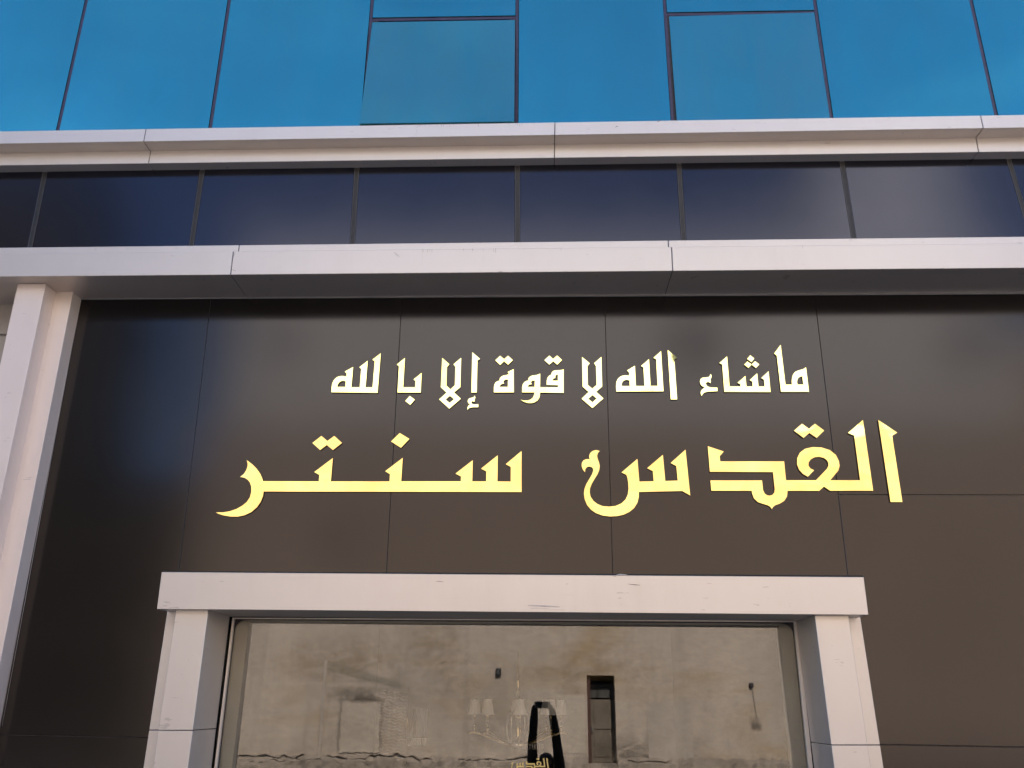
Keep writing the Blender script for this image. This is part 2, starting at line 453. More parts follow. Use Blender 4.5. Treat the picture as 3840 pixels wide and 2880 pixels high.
for a in sj:
    (ax, ay), (bx, by) = a
    def ext(yy): return ax + (bx - ax) * (yy - ay) / (by - ay)
    slab('joint_strip', [(ext(ay - 45) - HG + .8, ay - 45), (ext(ay - 45) + HG - .8, ay - 45), (ext(by + 45) + HG - .8, by + 45), (ext(by + 45) - HG + .8, by + 45)], 0.004, 0.17, M_SPJOINT, sb, 0.0)
    for e0 in (-HG + 1.0, HG - 2.4):
        slab('edge_bead', [(ext(ay - 45) + e0, ay - 45), (ext(ay - 45) + e0 + 1.4, ay - 45), (ext(by + 45) + e0 + 1.4, by + 45), (ext(by + 45) + e0, by + 45)], 0.0015, 0.0039, M_BEAD, sb, 0.0)

# ------------------------------------------------------------------ black sign wall
sw = thing('sign_wall', 'glossy black panelled wall carrying the gold lettering', 'wall', (0, 0, 0))
G = 0.7
seams = [((791, 1121), (670, 2144)), ((1507, 1121), (1449, 2149)), ((2267, 1111), (2298, 2153)), ((3055, 1111), (3180, 2161))]
def sx(k, y):
    (a, b), (c, d) = seams[k]; return a + (c - a) * (y - b) / (d - b)
T = 1085; B = 2195
def panel(pts, **k): return slab('black_panel', pts, 0.0, 0.006, M_BLACK, sw, 0.0012, **k)
pl = lambda y: 301 + (163 - 301) * (y - 1121) / (1875 - 1121)
panel([(pl(T) - 6, T), (sx(0, T) - G, T), (sx(0, 2764) - G, 2766), (pl(2753) - 6, 2753)])
panel([(pl(2757) - 6, 2757), (sx(0, 2768) - G, 2770), (sx(0, 2880) - G, 2880), (pl(2880) - 6, 2880)], floor=0.1)
for k in range(3):
    panel([(sx(k, T) + G, T), (sx(k + 1, T) - G, T), (sx(k + 1, B) - G, B), (sx(k, B) + G, B)])
panel([(sx(3, T) + G, T), (5200, T - 18), (5200, 1860), (sx(3, 1853) + G, 1853)])
panel([(sx(3, 1857) + G, 1857), (5200, 1864), (5200, 2826), (sx(3, 2788) + G, 2789)])
panel([(sx(3, 2793) + G, 2793), (5200, 2831), (5200, 2900), (sx(3, 2880) + G, 2880)], floor=0.1)
tl_ = lambda x: (1121.5 + (x - 301) * (1100.6 - 1121.5) / 3539)
slab('edge_trim', [(301, tl_(301) - 8), (5200, tl_(5200) - 8), (5200, tl_(5200) + 2), (301, tl_(301) + 2)], -0.006, -0.001, M_ALU, sw, 0.001)
zh = at(1900, 2195, 0).z
box('backing_board', at(200, 1900, 0.02).x, at(5200, 1500, 0).x, 0.0075, 0.17, zh + .02, at(1920, T, 0).z + .1, M_SEAMB, sw)
box('backing_board', at(540, 2400, 0.02).x - 1.1, at(622, 2400, 0.1).x + .03, 0.0075, 0.17, 0, zh + .019, M_SEAL, sw)
box('backing_board', at(3225, 2400, 0.1).x, at(5200, 1500, 0).x, 0.0075, 0.17, 0, zh + .019, M_SEAL, sw)

# ------------------------------------------------------------------ pilaster at the left and the wall beyond it
pi_ = thing('pilaster', 'tall stepped white metal pilaster left of the black sign wall', 'pilaster', (-2.6, -0.1, 0))
slab('front_panel', [(67, 1064.5), (172, 1063.5), (9, 1834), (-103, 1834)], -0.23, -0.106, M_PIL, pi_, 0.002, floor=0.002)
slab('step_panel', [(190, 1092), (274, 1093), (120, 1875), (34, 1875)], -0.108, 0.10, M_PIL, pi_, 0.002, floor=0.002)
slab('outer_step_panel', [(60, 1092), (160, 1093), (0, 1834), (-100, 1834)], -0.104, 0.10, M_PIL, pi_, 0.0, floor=0.002)
lw = thing('side_bay_wall', 'beige panelled wall beyond the left pilaster', 'wall', (-3.3, 0.1, 0))
slab('upper_panel', [(-2300, 1130), (70, 1130), (40, 1252), (-2300, 1266)], 0.065, 0.12, M_BEIGE, lw, 0.003)
slab('lower_panel', [(-2300, 1270), (60, 1256), (-80, 1834), (-2900, 1834)], 0.085, 0.12, M_BEIGE, lw, 0.003, floor=0.02)

# ------------------------------------------------------------------ shop window surround
fr = thing('window_surround', 'white metal surround with flat lintel framing the shop window', 'window surround', (0, -0.15, 0))
DL, DJ, DS = -0.28, -0.235, -0.118
slab('lintel', [(606, 2145), (3239, 2164), (3257, 2306), (588, 2284)], DL, 0.14, M_WARM, fr, 0.002)
def cut(p, q, y): return (p[0] + (q[0] - p[0]) * (y - p[1]) / (q[1] - p[1]), y)
def jamb(name, tl, tr, bl, br, ys, yf, yb, first=2276):
    a, b = (tl, bl), (tr, br)
    slab(name, [cut(*a, first), cut(*b, first), cut(*b, ys - 1.5), cut(*a, ys - 1.5)], yf, yb, M_WARM, fr, 0.002)
    slab(name, [cut(*a, ys + 1.2), cut(*b, ys + 1.2), br, bl], yf, yb, M_WARM, fr, 0.002, floor=0.004)
jamb('jamb_panel', (660, 2287), (781, 2287), (573, 2880), (704, 2880), 2739, DJ, 0.115, 2287)
jamb('jamb_panel', (3055.5, 2309), (3181.5, 2309), (3129, 2880), (3266, 2880), 2794, DJ, 0.115, 2307.5)
jamb('jamb_step_panel', (626, 2299), (700, 2299), (537.5, 2880), (620, 2880), 2738, DS, 0.0045, 2293)
jamb('jamb_step_panel', (3140, 2318), (3227, 2318), (3215, 2880), (3313.6, 2880), 2794, DS, 0.0045, 2311)

# small marks: drips under the flashing, scuffs on the lintel and jambs, lintel shadow line as a black strip
M_GRIME = plain('grime', (0.16, 0.135, 0.12), 0.9, var=0.3, scale=30)
M_FAINTG = plain('faint_grime', (0.50, 0.45, 0.41), 0.8, var=0.2, scale=30)
def mark(pts, wpx, y, parent, name, mat=None):
    w_ = wpx / 2; a = []; b = []
    for i, (px, py) in enumerate(pts):
        q = pts[min(i + 1, len(pts) - 1)]; p = pts[max(i - 1, 0)]
        d = Vector((q[0] - p[0], q[1] - p[1])).normalized(); k = 0.35 if i in (0, len(pts) - 1) else 1
        a.append(at(px - d.y * w_ * k, py + d.x * w_ * k, y)); b.append(at(px + d.y * w_ * k, py - d.x * w_ * k, y))
    bm = bmesh.new(); va = [bm.verts.new(v) for v in a]; vb = [bm.verts.new(v) for v in b]
    va2 = [bm.verts.new(v + Vector((0, 0.0007, 0))) for v in a]; vb2 = [bm.verts.new(v + Vector((0, 0.0007, 0))) for v in b]
    for i in range(len(a) - 1):
        bm.faces.new((va[i], va[i + 1], vb[i + 1], vb[i]))
        bm.faces.new((va[i], va2[i], va2[i + 1], va[i + 1])); bm.faces.new((vb[i], vb[i + 1], vb2[i + 1], vb2[i]))
    mesh(name, bm, mat or M_GRIME, parent)
rg = random.Random(11)
ytop = lambda x: 951 + (912.5 - 951) * x / 3840
for x in (1586, 1603, 1612, 1620, 1738, 1771, 1773, 1812, 1965, 2104, 3010, 1850, 1858):
    h = rg.uniform(5, 16); mark([(x, ytop(x) - 1), (x + rg.uniform(-.5, .5), ytop(x) + h)], rg.uniform(1.2, 2.4), -0.3268, lo, 'drip_mark')
mark([(1583, ytop(1583) + 2), (1583, ytop(1583) + 62)], 1.1, -0.3268, lo, 'drip_mark', M_FAINTG)
mark([(1812, ytop(1812) + 2), (1811, ytop(1812) + 55)], 1.1, -0.3268, lo, 'drip_mark', M_FAINTG)
mark([(1478, 945), (1488, 956), (1498, 962)], 5, -0.3268, lo, 'smudge', M_FAINTG)
mark([(1868, 1018), (1880, 1017), (1886, 1019)], 3, -0.3268, lo, 'smudge', M_FAINTG)
mark([(880, 950), (876, 962)], 2, -0.3268, lo, 'smudge'); mark([(868, 1010), (884, 1016)], 2.5, -0.3268, lo, 'smudge')
yu = lambda x: 492 + (430 - 492) * x / 3840
for i in range(26):
    x = rg.uniform(1560, 2010); mark([(x, yu(x) + 1), (x, yu(x) + rg.uniform(4, 13))], rg.uniform(1, 2.2), -0.1878, up, 'drip_mark', rg.choice((M_GRIME, M_FAINTG)))
mark([(2308, 478), (2312, 473), (2318, 475)], 2.4, -0.1878, up, 'insect'); mark([(2466, 457), (2470, 453), (2476, 452)], 4, -0.1878, up, 'insect')
for p, w_ in (([(1634, 2181), (1648, 2180), (1664, 2182)], 2), ([(2122, 2190), (2131, 2189)], 2), ([(2355, 2190), (2380, 2193), (2400, 2194)], 3), ([(2300, 2160), (2310, 2161)], 3)):
    mark(p, w_, DL - 0.0008, fr, 'scuff')
for p, w_ in (([(1980, 2270), (2040, 2273), (2100, 2276)], 6), ([(1990, 2281), (2060, 2283)], 4), ([(2110, 2230), (2150, 2232)], 2), ([(2060, 2286), (2120, 2287)], 3)):
    mark(p, w_, DL - 0.0008, fr, 'scuff', M_FAINTG)
for p, w_ in (([(679, 2535), (682, 2525)], 2.4), ([(680, 2627), (683, 2618)], 3), ([(640, 2735 - 120), (660, 2617), (676, 2618)], 2), ([(634, 2725), (637, 2712)], 2), ([(736, 2590), (738, 2586)], 4)):
    mark(p, w_, DJ - 0.0008, fr, 'scuff', M_FAINTG)
mark([(2312, 2155), (2325, 2154), (2352, 2155.5)], 3.2, DL - 0.0008, fr, 'sealant_blob', M_PALE)
slab('joint_shadow_strip', [(612, 2141), (3236, 2158), (3236, 2172), (612, 2154)], -0.004, -0.0005, M_BACK, sw, 0)  # black strip stands in for the shadow line above the lintel
mark([(303, 1121), (163, 1875), (8, 2722)], 3.2, -0.003, sw, 'edge_trim', M_ALU)
mark([(sx(0, 1121), 1121), (sx(0, 2144), 2144)], 1.1, 0.0005, sw, 'joint_bead', M_BEAD)

# ------------------------------------------------------------------ shop window
swn = thing('shop_window', 'large shop window mirroring the old concrete building across the street', 'window', (0, GLASS_Y, 0))
gl = [(884, 2324), (2972, 2338), (3028, 2880), (820, 2880)]
slab('glass', [(860, 2316), (2990, 2328), (3046, 2890), (800, 2890)], GLASS_Y, GLASS_Y + 0.008, M_GLASS, swn, 0.0, floor=0.06)
# black rubber gasket with rounded corners, laid on the glass
def gasket():
    p = [at(a, b, GLASS_Y - 0.004) for a, b in gl]
    for t, b in ((0, 3), (1, 2)):
        d = p[b] - p[t]; p[b] = p[t] + d * ((0.08 - p[t].z) / d.z)
    out = [at(a, b, GLASS_Y - 0.004) for a, b in ((870, 2313), (2984, 2325), (3041, 2890), (806, 2890))]
    for t, b in ((0, 3), (1, 2)):
        d = out[b] - out[t]; out[b] = out[t] + d * ((0.05 - out[t].z) / d.z)
    R = 0.07; inner = []; outer = []
    for k, c in enumerate(p):
        a = (p[k - 1] - c).normalized(); b = (p[(k + 1) % 4] - c).normalized()
        s0, s1 = c + a * R, c + b * R
        for j in range(9):
            t = j / 8
            inner.append(s0 * (1 - t) ** 2 + c * 2 * t * (1 - t) + s1 * t * t)
            outer.append(out[k])
    bm = bmesh.new(); n = len(inner)
    vi = [bm.verts.new(v) for v in inner]; vo = [bm.verts.new(v) for v in out]
    vi2 = [bm.verts.new(v + Vector((0, .003, 0))) for v in inner]
    for k in range(n):
        j = (k + 1) % n
        bm.faces.new((vi[k], vi[j], vi2[j], vi2[k]))
        q, r = k // 9, j // 9
        if q == r: bm.faces.new((vi[k], vi[j], vo[q]))
        else: bm.faces.new((vi[k], vi[j], vo[r], vo[q]))
    return bm
mesh('gasket', gasket(), M_SEAL, swn)
slab('frame_bead', [(878, 2316), (2976, 2328.5), (2977, 2332.5), (878, 2320)], GLASS_Y - 0.03, GLASS_Y - 0.006, M_WHITE, swn, 0.001)
slab('frame_bead', [(871, 2316), (878, 2316), (810, 2890), (802, 2890)], GLASS_Y - 0.03, GLASS_Y - 0.006, M_WHITE, swn, 0.001, floor=0.05)
slab('frame_bead', [(2977, 2328), (2992, 2328), (3050, 2890), (3034, 2890)], GLASS_Y - 0.03, GLASS_Y - 0.006, M_WHITE, swn, 0.001, floor=0.05)
IY = GLASS_Y + 0.03
for q in ([(872, 2318), (936, 2318), (868, 2890), (800, 2890)], [(2918, 2330), (2985, 2330), (3045, 2890), (2972, 2890)]):
    slab('inner_frame', q, IY, IY + 0.06, M_INFR, swn, 0.002, floor=0.08)
slab('inner_frame', [(936, 2318), (2918, 2330), (2919, 2344), (937, 2336)], IY, IY + 0.06, M_INFR, swn, 0.002)
wz = at(1920, 2330, GLASS_Y).z
box('bottom_frame', at(800, 2890, .1).x, at(3046, 2890, .1).x, 0.10, 0.19, 0.0, 0.10, M_WHITE, swn, 0.003)

# ------------------------------------------------------------------ lettering
def P(ox, oy, s, pts): return [(ox + x * s, oy + y * s) for x, y in pts]
Z1 = (1200, 1250, .27125); Z2 = (1750, 1250, .27125); Z3 = (2250, 1250, .18683); Z4 = (2580, 1250, .23508)
Z5 = (780, 1550, .28029); Z6 = (1350, 1550, .31646); Z7 = (2100, 1550, .27125); Z8 = (2600, 1530, .38427)

def chaikin(pts, n):
    return pts
def glyph_bm(loops, yf, yb, xf=None):
    """loops of photo points: outline and holes, raised plate between yf and yb"""
    L = []
    for lp in loops:
        if xf: lp = [xf(p) for p in lp]
        L.append([at(x, y, yf) for x, y in lp])
    bm = bmesh.new(); flat = [v for lp in L for v in lp]
    fv = [bm.verts.new(v) for v in flat]; bv = [bm.verts.new(Vector((v.x, yb, v.z))) for v in flat]
    for t in tessellate_polygon([[Vector((v.x, v.z, 0)) for v in lp] for lp in L]):
        a = [fv[i] for i in t]
        try:
            f = bm.faces.new(a); f.normal_update()
            if f.normal.y > 0: f.normal_flip()
            g = bm.faces.new([bv[i] for i in t]); g.normal_update()
            if g.normal.y < 0: g.normal_flip()
        except ValueError: pass
    k = 0
    for lp in L:
        n = len(lp)
        area = sum(lp[i].x * lp[(i + 1) % n].z - lp[(i + 1) % n].x * lp[i].z for i in range(n))
        hole = k > 0
        for i in range(n):
            a, b = k + i, k + (i + 1) % n
            q = (fv[a], fv[b], bv[b], bv[a])
            if (area > 0) == hole: q = q[::-1]
            f = bm.faces.new(q); f.material_index = 1
        k += n
    return bm

def letter(name, loops, parent, yf, yb, mats, xf=None):
    bm = glyph_bm(loops, yf, yb, xf)
    me = bpy.data.meshes.new(name); bm.to_mesh(me); bm.free()
    for m in mats[1:]: pass
    me.materials.append(mats[0]); me.materials.append(mats[1])
    o = bpy.data.objects.new(name, me); COL.objects.link(o)
    o.parent = parent; o.location = -world_of(parent)
    return o
GM = (M_GOLD, M_LSIDE)
LF, LB = -0.012, -0.001

s1 = thing('blessing_sign', 'smaller upper line of gold raised Arabic letters on the black wall, tinted paler for a brighter reflection', 'lettering', at(2140, 1480, 0))
def L1(nm, *loops): letter(nm, loops, s1, LF, LB, (M_LITGOLD, M_LSIDE))
L1('letter', P(*Z1, [(157,813),(159,760),(165,715),(174,682),(188,653),(208,627),(236,605),(270,593),(310,589),(345,593),(366,598),(368,553),(343,528),(458,465),(434,745),(550,745),(570,490),(545,468),(660,378),(630,745),(727,745),(757,385),(725,363),(840,275),(796,822)]),
   P(*Z1, [(240,741),(245,710),(258,685),(280,665),(310,655),(340,658),(357,665),(350,741)]))
L1('letter', P(*Z1, [(1072,818),(1092,455),(1062,430),(1174,340),(1150,745),(1316,745),(1320,658),(1293,637),(1405,547),(1392,818)]))
L1('dot', P(*Z1, [(1240,865),(1310,917),(1247,988),(1180,935)]))
L1('letter', P(*Z1, [(1690,340),(1788,427),(1755,465),(1747,722),(1803,775),(1865,718),(1872,462),(1846,427),(1951,338),(1940,745),(1853,817),(1945,905),(1787,1040),(1648,912),(1750,820),(1671,745)]),
   P(*Z1, [(1795,862),(1855,910),(1792,963),(1737,915)]))
L1('letter', P(*Z2, [(78,262),(184,353),(148,375),(139,818),(66,818)]))
L1('hamza', P(*Z2, [(110,860),(120,885),(112,912),(110,940),(97,945),(88,936),(72,940),(62,955),(75,975),(100,983),(160,980),(160,1020),(90,1020),(50,1025),(30,1035),(12,1058),(10,1035),(18,1010),(35,990),(52,983),(25,965),(14,940),(20,915),(40,897),(75,890),(100,880)]))
L1('letter', P(*Z2, [(376,815),(378,740),(385,705),(402,677),(428,660),(452,655),(460,620),(480,597),(510,583),(565,573),(583,560),(578,548),(565,535),(650,495),(652,815)]),
   P(*Z2, [(455,741),(460,720),(480,702),(500,695),(517,695),(508,675),(512,655),(530,642),(550,637),(572,637),(570,741)]))
L1('dot', P(*Z2, [(397,372),(462,310),(517,357),(572,310),(637,370),(572,433),(517,385),(463,436)]))
L1('letter', P(*Z2, [(766,815),(768,740),(778,700),(800,672),(828,657),(848,655),(855,620),(875,597),(910,583),(960,577),(995,568),(1016,555),(1014,745),(1265,745),(1265,716),(1107,712),(1108,650),(1120,610),(1140,585),(1168,572),(1175,545),(1195,522),(1220,511),(1280,509),(1320,505),(1341,497),(1341,822),(1014,818),(1012,860),(1000,900),(975,930),(940,952),(900,963),(850,963),(800,948),(765,930),(748,917),(790,930),(840,930),(885,915),(915,890),(932,855),(938,815)]),
   P(*Z2, [(842,741),(850,720),(870,705),(900,703),(890,685),(890,668),(905,655),(943,652),(940,741)]),
   P(*Z2, [(1188,655),(1192,635),(1205,620),(1225,618),(1224,595),(1235,575),(1262,568),(1262,655)]))
L1('dot', P(*Z2, [(1075,370),(1143,308),(1195,355),(1250,306),(1317,368),(1252,432),(1197,385),(1143,432)]))
L1('letter', P(*Z2, [(1595,327),(1700,413),(1668,455),(1675,715),(1738,765),(1797,713),(1788,452),(1762,413),(1862,325),(1873,735),(1790,808),(1890,900),(1738,1032),(1590,903),(1687,810),(1604,737)]),
   P(*Z2, [(1740,852),(1798,902),(1738,955),(1680,905)]))
L1('letter', P(*Z3, [(328,1168),(322,1060),(328,985),(350,925),(385,885),(430,857),(490,842),(540,843),(585,850),(587,790),(545,745),(700,650),(720,1057),(893,1057),(873,683),(825,655),(983,517),(1014,1055),(1155,1055),(1128,520),(1073,490),(1225,357),(1274,1162)]),
   P(*Z3, [(436,1058),(436,1010),(450,975),(480,945),(520,932),(560,935),(594,948),(598,1058)]))
L1('letter', P(*Z3, [(1358,335),(1548,492),(1492,525),(1548,1325),(1422,1325)]))
L1('hamza', P(*Z4, [(355,648),(372,665),(376,690),(368,715),(355,735),(365,755),(360,795),(340,780),(315,773),(290,785),(282,805),(300,835),(330,855),(370,863),(467,865),(470,922),(380,925),(310,930),(260,945),(235,965),(217,998),(203,960),(205,930),(222,900),(250,875),(270,865),(225,840),(200,810),(190,770),(200,730),(230,708),(280,703),(330,697),(352,675)]))
L1('letter', P(*Z4, [(580,932),(547,497),(500,472),(623,367),(663,845),(838,848),(836,810),(790,788),(915,680),(932,847),(1033,848),(1028,770),(985,745),(1103,638),(1124,847),(1222,847),(1213,737),(1170,712),(1285,605),(1317,935)]))
L1('dot', P(*Z4, [(992,350),(1057,400),(1013,458),(945,408)]))
L1('dot', P(*Z4, [(950,447),(1014,497),(963,550),(897,497)]))
L1('dot', P(*Z4, [(1070,445),(1137,495),(1082,550),(1016,497)]))
L1('letter', P(*Z4, [(1485,932),(1417,355),(1376,320),(1478,182),(1555,818),(1658,818),(1655,760),(1662,700),(1680,650),(1710,615),(1760,592),(1820,577),(1855,562),(1882,540),(1930,932)]),
   P(*Z4, [(1747,818),(1738,775),(1745,735),(1765,705),(1795,690),(1825,680),(1840,818)]))

s2 = thing('shop_name_sign', 'larger lower line of yellow gold raised Arabic letters on the black wall', 'lettering', at(2100, 1880, 0))
CENTER = P(*Z5, [(105,1325),(200,1325),(290,1310),(380,1280),(460,1235),(520,1185),(560,1125),(580,1050),(580,985),(562,925),(535,890),(490,862),(430,850),(480,810),(512,760),(530,705),(530,665),(517,625),(590,680),(650,740),(697,806),(722,860),(737,907),(1482,910),(1490,823),(1422,785),(1670,598),(1643,910)]) \
  + P(*Z6, [(350,806),(355,720),(298,686),(506,528),(488,805),(1195,805),(1197,748),(1132,714),(1336,555),(1330,805),(1495,806),(1497,688),(1435,655),(1632,497),(1628,807),(1786,808),(1787,635),(1727,602),(1914,447),(1914,932)]) \
  + P(*Z5, [(744,1045),(735,1105),(705,1182),(655,1255),(580,1320),(490,1362),(400,1381),(300,1380),(200,1363),(140,1343)])
SIN = P(*Z7, [(1800,1135),(1690,1073),(1090,1087),(1088,1160),(1070,1235),(1025,1308),(960,1362),(880,1400),(790,1420),(690,1425),(590,1412),(500,1380),(430,1333),(375,1268),(342,1190),(331,1110),(340,1040),(365,975),(410,900),(445,840),(460,790),(456,762),(435,742),(400,735),(370,745),(350,770),(345,812),(315,775),(300,730),(302,685),(325,650),(365,633),(415,633),(404,610),(405,578),(425,540),(460,516),(500,508),(550,520),(525,545),(513,580),(517,620),(538,675),(549,722),(543,780),(520,838),(480,903),(440,970),(415,1035),(410,1090),(422,1150),(460,1208),(515,1253),(590,1283),(680,1290),(770,1280),(850,1245),(905,1193),(937,1125),(948,1050),(943,960),(932,890),(918,850),(850,817),(1070,630),(1097,943),(1296,939),(1283,798),(1205,758),(1422,573),(1455,935),(1628,930),(1608,728),(1530,686),(1735,502)])
QAD = P(*Z8, [(141,373),(297,424),(257,470),(262,521),(886,521),(904,705),(1198,705),(1305,592),(1318,565),(1318,535),(1303,508),(1275,487),(1230,476),(1185,480),(1147,500),(1125,530),(1123,560),(1142,590),(1178,607),(1118,670),(1070,643),(1033,603),(1012,550),(1013,490),(1040,435),(1090,398),(1165,381),(1250,385),(1330,410),(1390,457),(1421,518),(1427,565),(1415,610),(1335,705),(1628,705),(1570,268),(1510,243),(1655,117),(1755,807),(1335,807),(1275,766),(1228,808),(919,808),(914,862),(888,905),(845,932),(800,948),(780,963),(766,985),(750,963),(725,948),(680,935),(630,918),(592,882),(574,835),(570,808),(176,807),(167,707),(670,707),(680,800),(695,833),(718,851),(745,856),(773,848),(791,824),(795,790),(777,625),(162,622)])
QDOT = P(*Z8, [(983,221),(1061,154),(1129,203),(1187,153),(1277,220),(1203,291),(1132,242),(1076,291)])
ALEF = P(*Z8, [(1805,117),(1990,240),(1940,270),(2040,917),(1925,917)])
def L2(nm, *loops): letter(nm, loops, s2, LF, LB, GM)
L2('letter', CENTER)
L2('dot', P(*Z5, [(1397,396),(1517,302),(1597,370),(1690,302),(1792,396),(1672,490),(1590,423),(1500,490)]))
L2('dot', P(*Z6, [(470,233),(585,303),(485,408),(368,333)]))
L2('letter', SIN); L2('letter', QAD); L2('dot', QDOT); L2('letter', ALEF)

# small gold film lettering on the window glass
s3 = thing('window_lettering', 'small dull gold film letters on the shop window glass at the bottom edge of view', 'lettering', at(2000, 2880, GLASS_Y - .003))
def small(p):
    x, y = p; k = 0.118
    return (2052 + (x - 3330) * k, 2841 + (y - 1575) * 0.135)
for nm, lp in (('letter', SIN), ('letter', QAD), ('dot', QDOT), ('letter', ALEF)):
    letter(nm, [lp], s3, GLASS_Y - 0.003, GLASS_Y - 0.001, (M_GOLDP, M_GOLDP), small)

# ------------------------------------------------------------------ chandelier in the shop
CY = 1.35
hub = at(1942, 2792, CY)
ch = thing('chandelier', 'brass chandelier with fluted lamp shades hanging behind the shop window', 'chandelier', hub)
SC = (at(2042, 2792, CY) - hub).length / 100          # metres per photo pixel there
def V(x, z, y=0.0): return Vector((hub.x + x * SC, hub.y + y * SC, hub.z + z * SC))
mesh('rod', tube_bm([V(0, 90), V(0, 330)], 0.010, 10), M_BRASS, ch, True)
mesh('hub', lathe_bm(hub, [(0.001, -0.035), (0.03, -0.03), (0.055, -0.01), (0.05, 0.01), (0.02, 0.03), (0.012, 0.06), (0.018, 0.1), (0.012, 0.16), (0.02, 0.17), (0.001, 0.18)], 20), M_BRASS, ch, True)
mesh('glass_bowl', lathe_bm(hub, [(0.001, -0.045), (0.05, -0.04), (0.075, -0.02), (0.07, 0.02), (0.04, 0.035)], 24), M_CRYSTAL, ch, True)
R = 164
for k in range(8):
    t = math.radians(4 + 45 * k)
    cx_, cy_ = math.cos(t), math.sin(t)
    def W(r, z): return V(r * cx_, z, r * cy_)
    pts = []
    for j in range(15):
        u = j / 14
        r = 12 + (R + 26 - 12) * u
        z = -2 + 46 * (3 * u * u - 2 * u ** 3) - 6 * max(0, u - .85) / .15
        pts.append(W(r, z))
    arm = mesh('arm', tube_bm(pts, 0.0068, 8), M_BRASS, ch, True)
    mesh('candle_stem', tube_bm([W(R, 38), W(R, 66)], 0.0075, 8), M_BRASS, arm, True)
    mesh('candle_tube', tube_bm([W(R, 66), W(R, 84)], 0.0045, 8), M_CRYSTAL, arm, True)
    mesh('collar', lathe_bm(W(R, 105), [(0.001, 0), (0.016, 0.001), (0.016, 0.005), (0.001, 0.006)], 14), M_BRASS, arm, True)
    mesh('candle_stem', tube_bm([W(R, 84), W(R, 106)], 0.0055, 8), M_BRASS, arm, True)
    sh = lathe_bm(W(R, 106), [(0.040, 0.0), (0.036, 0.022), (0.030, 0.055), (0.026, 0.078), (0.024, 0.095)], 40, None, 0.03, 1)
    mesh('lamp_shade', sh, M_SHADE, arm)
    mesh('finial', lathe_bm(W(R, 106), [(0.001, 0.095), (0.010, 0.096), (0.010, 0.101), (0.001, 0.103)], 12), M_BRASS, arm, True)
for k in range(5):
    t = math.radians(20 + 72 * k); c_, s_ = math.cos(t), math.sin(t)
    pts = [V(r * c_, z, r * s_) for r, z in ((4, 118), (20, 120), (34, 112), (42, 95), (44, 70), (43, 40), (38, 18), (26, 2), (10, -4))]
    mesh('glass_cane', tube_bm(pts, 0.007, 8), M_CRYSTAL, ch, True)
bm = bmesh.new()
for k in range(30):
    t = 2 * math.pi * k / 30
    p = V(50 + 45 * math.cos(t), -14, 45 * math.sin(t))
    tube_bm([p + Vector((0, 0, .0)), p + Vector((0, 0, 0.03))], 0.003, 5, bm)
mesh('crystal_fringe', bm, M_CRYSTAL, ch)

cc = thing('crystal_lamp', 'column of wavy clear crystal rows hanging inside the shop, left of the chandelier', 'lamp', at(1475, 2840, 1.9))
c0, c1 = at(1424, 2700, 1.9), at(1522, 2700, 1.9)
zt_, zb__ = at(1470, 2588, 1.9).z, at(1470, 2835, 1.9).z
for k in range(22):
    z = zt_ + (zb__ - zt_) * k / 21
    pts = [Vector((c0.x + (c1.x - c0.x) * u / 14, 1.9 + 0.02 * math.sin(u), z + 0.006 * math.sin(u * 1.3 + k * .7) - 0.0015 * u)) for u in range(15)]
    mesh('crystal_row', tube_bm(pts, 0.0035, 6), M_CRYSTAL, cc, True)
mesh('hanging_frame', tube_bm([Vector((c1.x + .01, 1.9, zt_ + .02)), Vector((c1.x + .01, 1.9, zb__ - .05))], 0.003, 6), M_BRASS, cc, True)
cu = thing('curtain', 'pale blue gathered curtain inside the shop beside the crystal rows', 'curtain', at(1565, 2830, 2.6))
def curtain(x0, x1, y0, y1, n, name, mat):
    a, b = at(x0, y1, 2.6), at(x1, y1, 2.6); zt = at(x0, y0, 2.6).z
    bm = bmesh.new(); top = []; bot = []
    for k in range(n + 1):
        x = a.x + (b.x - a.x) * k / n; y = 2.6 + 0.012 * math.sin(k * 1.9)
        sh_ = 0.5 * (1 - k / n)
        bot.append(bm.verts.new((x, y, a.z))); top.append(bm.verts.new((x + (b.x - x) * sh_ * .6, y, zt)))
    for k in range(n): bm.faces.new((bot[k], bot[k + 1], top[k + 1], top[k]))
    mesh(name, bm, mat, cu)
curtain(1532, 1600, 2655, 2764, 18, 'blue_cloth', M_BLUEP)
curtain(1527, 1600, 2766, 2796, 22, 'white_hem', M_SHADE)

# ------------------------------------------------------------------ across the street (seen mirrored)
OY = -20.9
ob = thing('concrete_building', 'old cement rendered building across the street, mirrored in the shop window', 'building', (1.5, OY - 4, 0))
OXL, OXR, ZT = -10.3, 15.0, 10.3
d0, d1 = opp(2200, 2530, OY), opp(2304, 2535, OY)
dz1 = (d0.z + d1.z) / 2; dz0 = opp(2266, 2863, OY).z; DX0, DX1 = d0.x, d1.x
box('wall', OXL, DX0, OY - 9, OY, 0, ZT, M_TAN, ob)
box('wall', DX1, OXR, OY - 9, OY, 0, ZT, M_TAN, ob)
box('wall', DX0, DX1, OY - 9, OY, dz1, ZT, M_TAN, ob)
box('wall', DX0, DX1, OY - 9, OY, 0, dz0, M_PLINTH, ob)
box('wall', DX0, DX1, OY - 9, OY - 0.5, dz0, dz1, M_BACK, ob)
dr = box('door', DX0 + .10, DX1, OY - 0.38, OY - 0.32, dz0 + .01, dz0 + (dz1 - dz0) * .72, M_DOORW, ob, 0.004)
box('door_panel', DX0 + .2, DX1 - .1, OY - .32, OY - .30, dz0 + .15, dz0 + (dz1 - dz0) * .34, M_DOORW, dr, 0.003)
box('door_panel', DX0 + .2, DX1 - .1, OY - .32, OY - .30, dz0 + (dz1 - dz0) * .38, dz0 + (dz1 - dz0) * .68, M_DOORW, dr, 0.003)
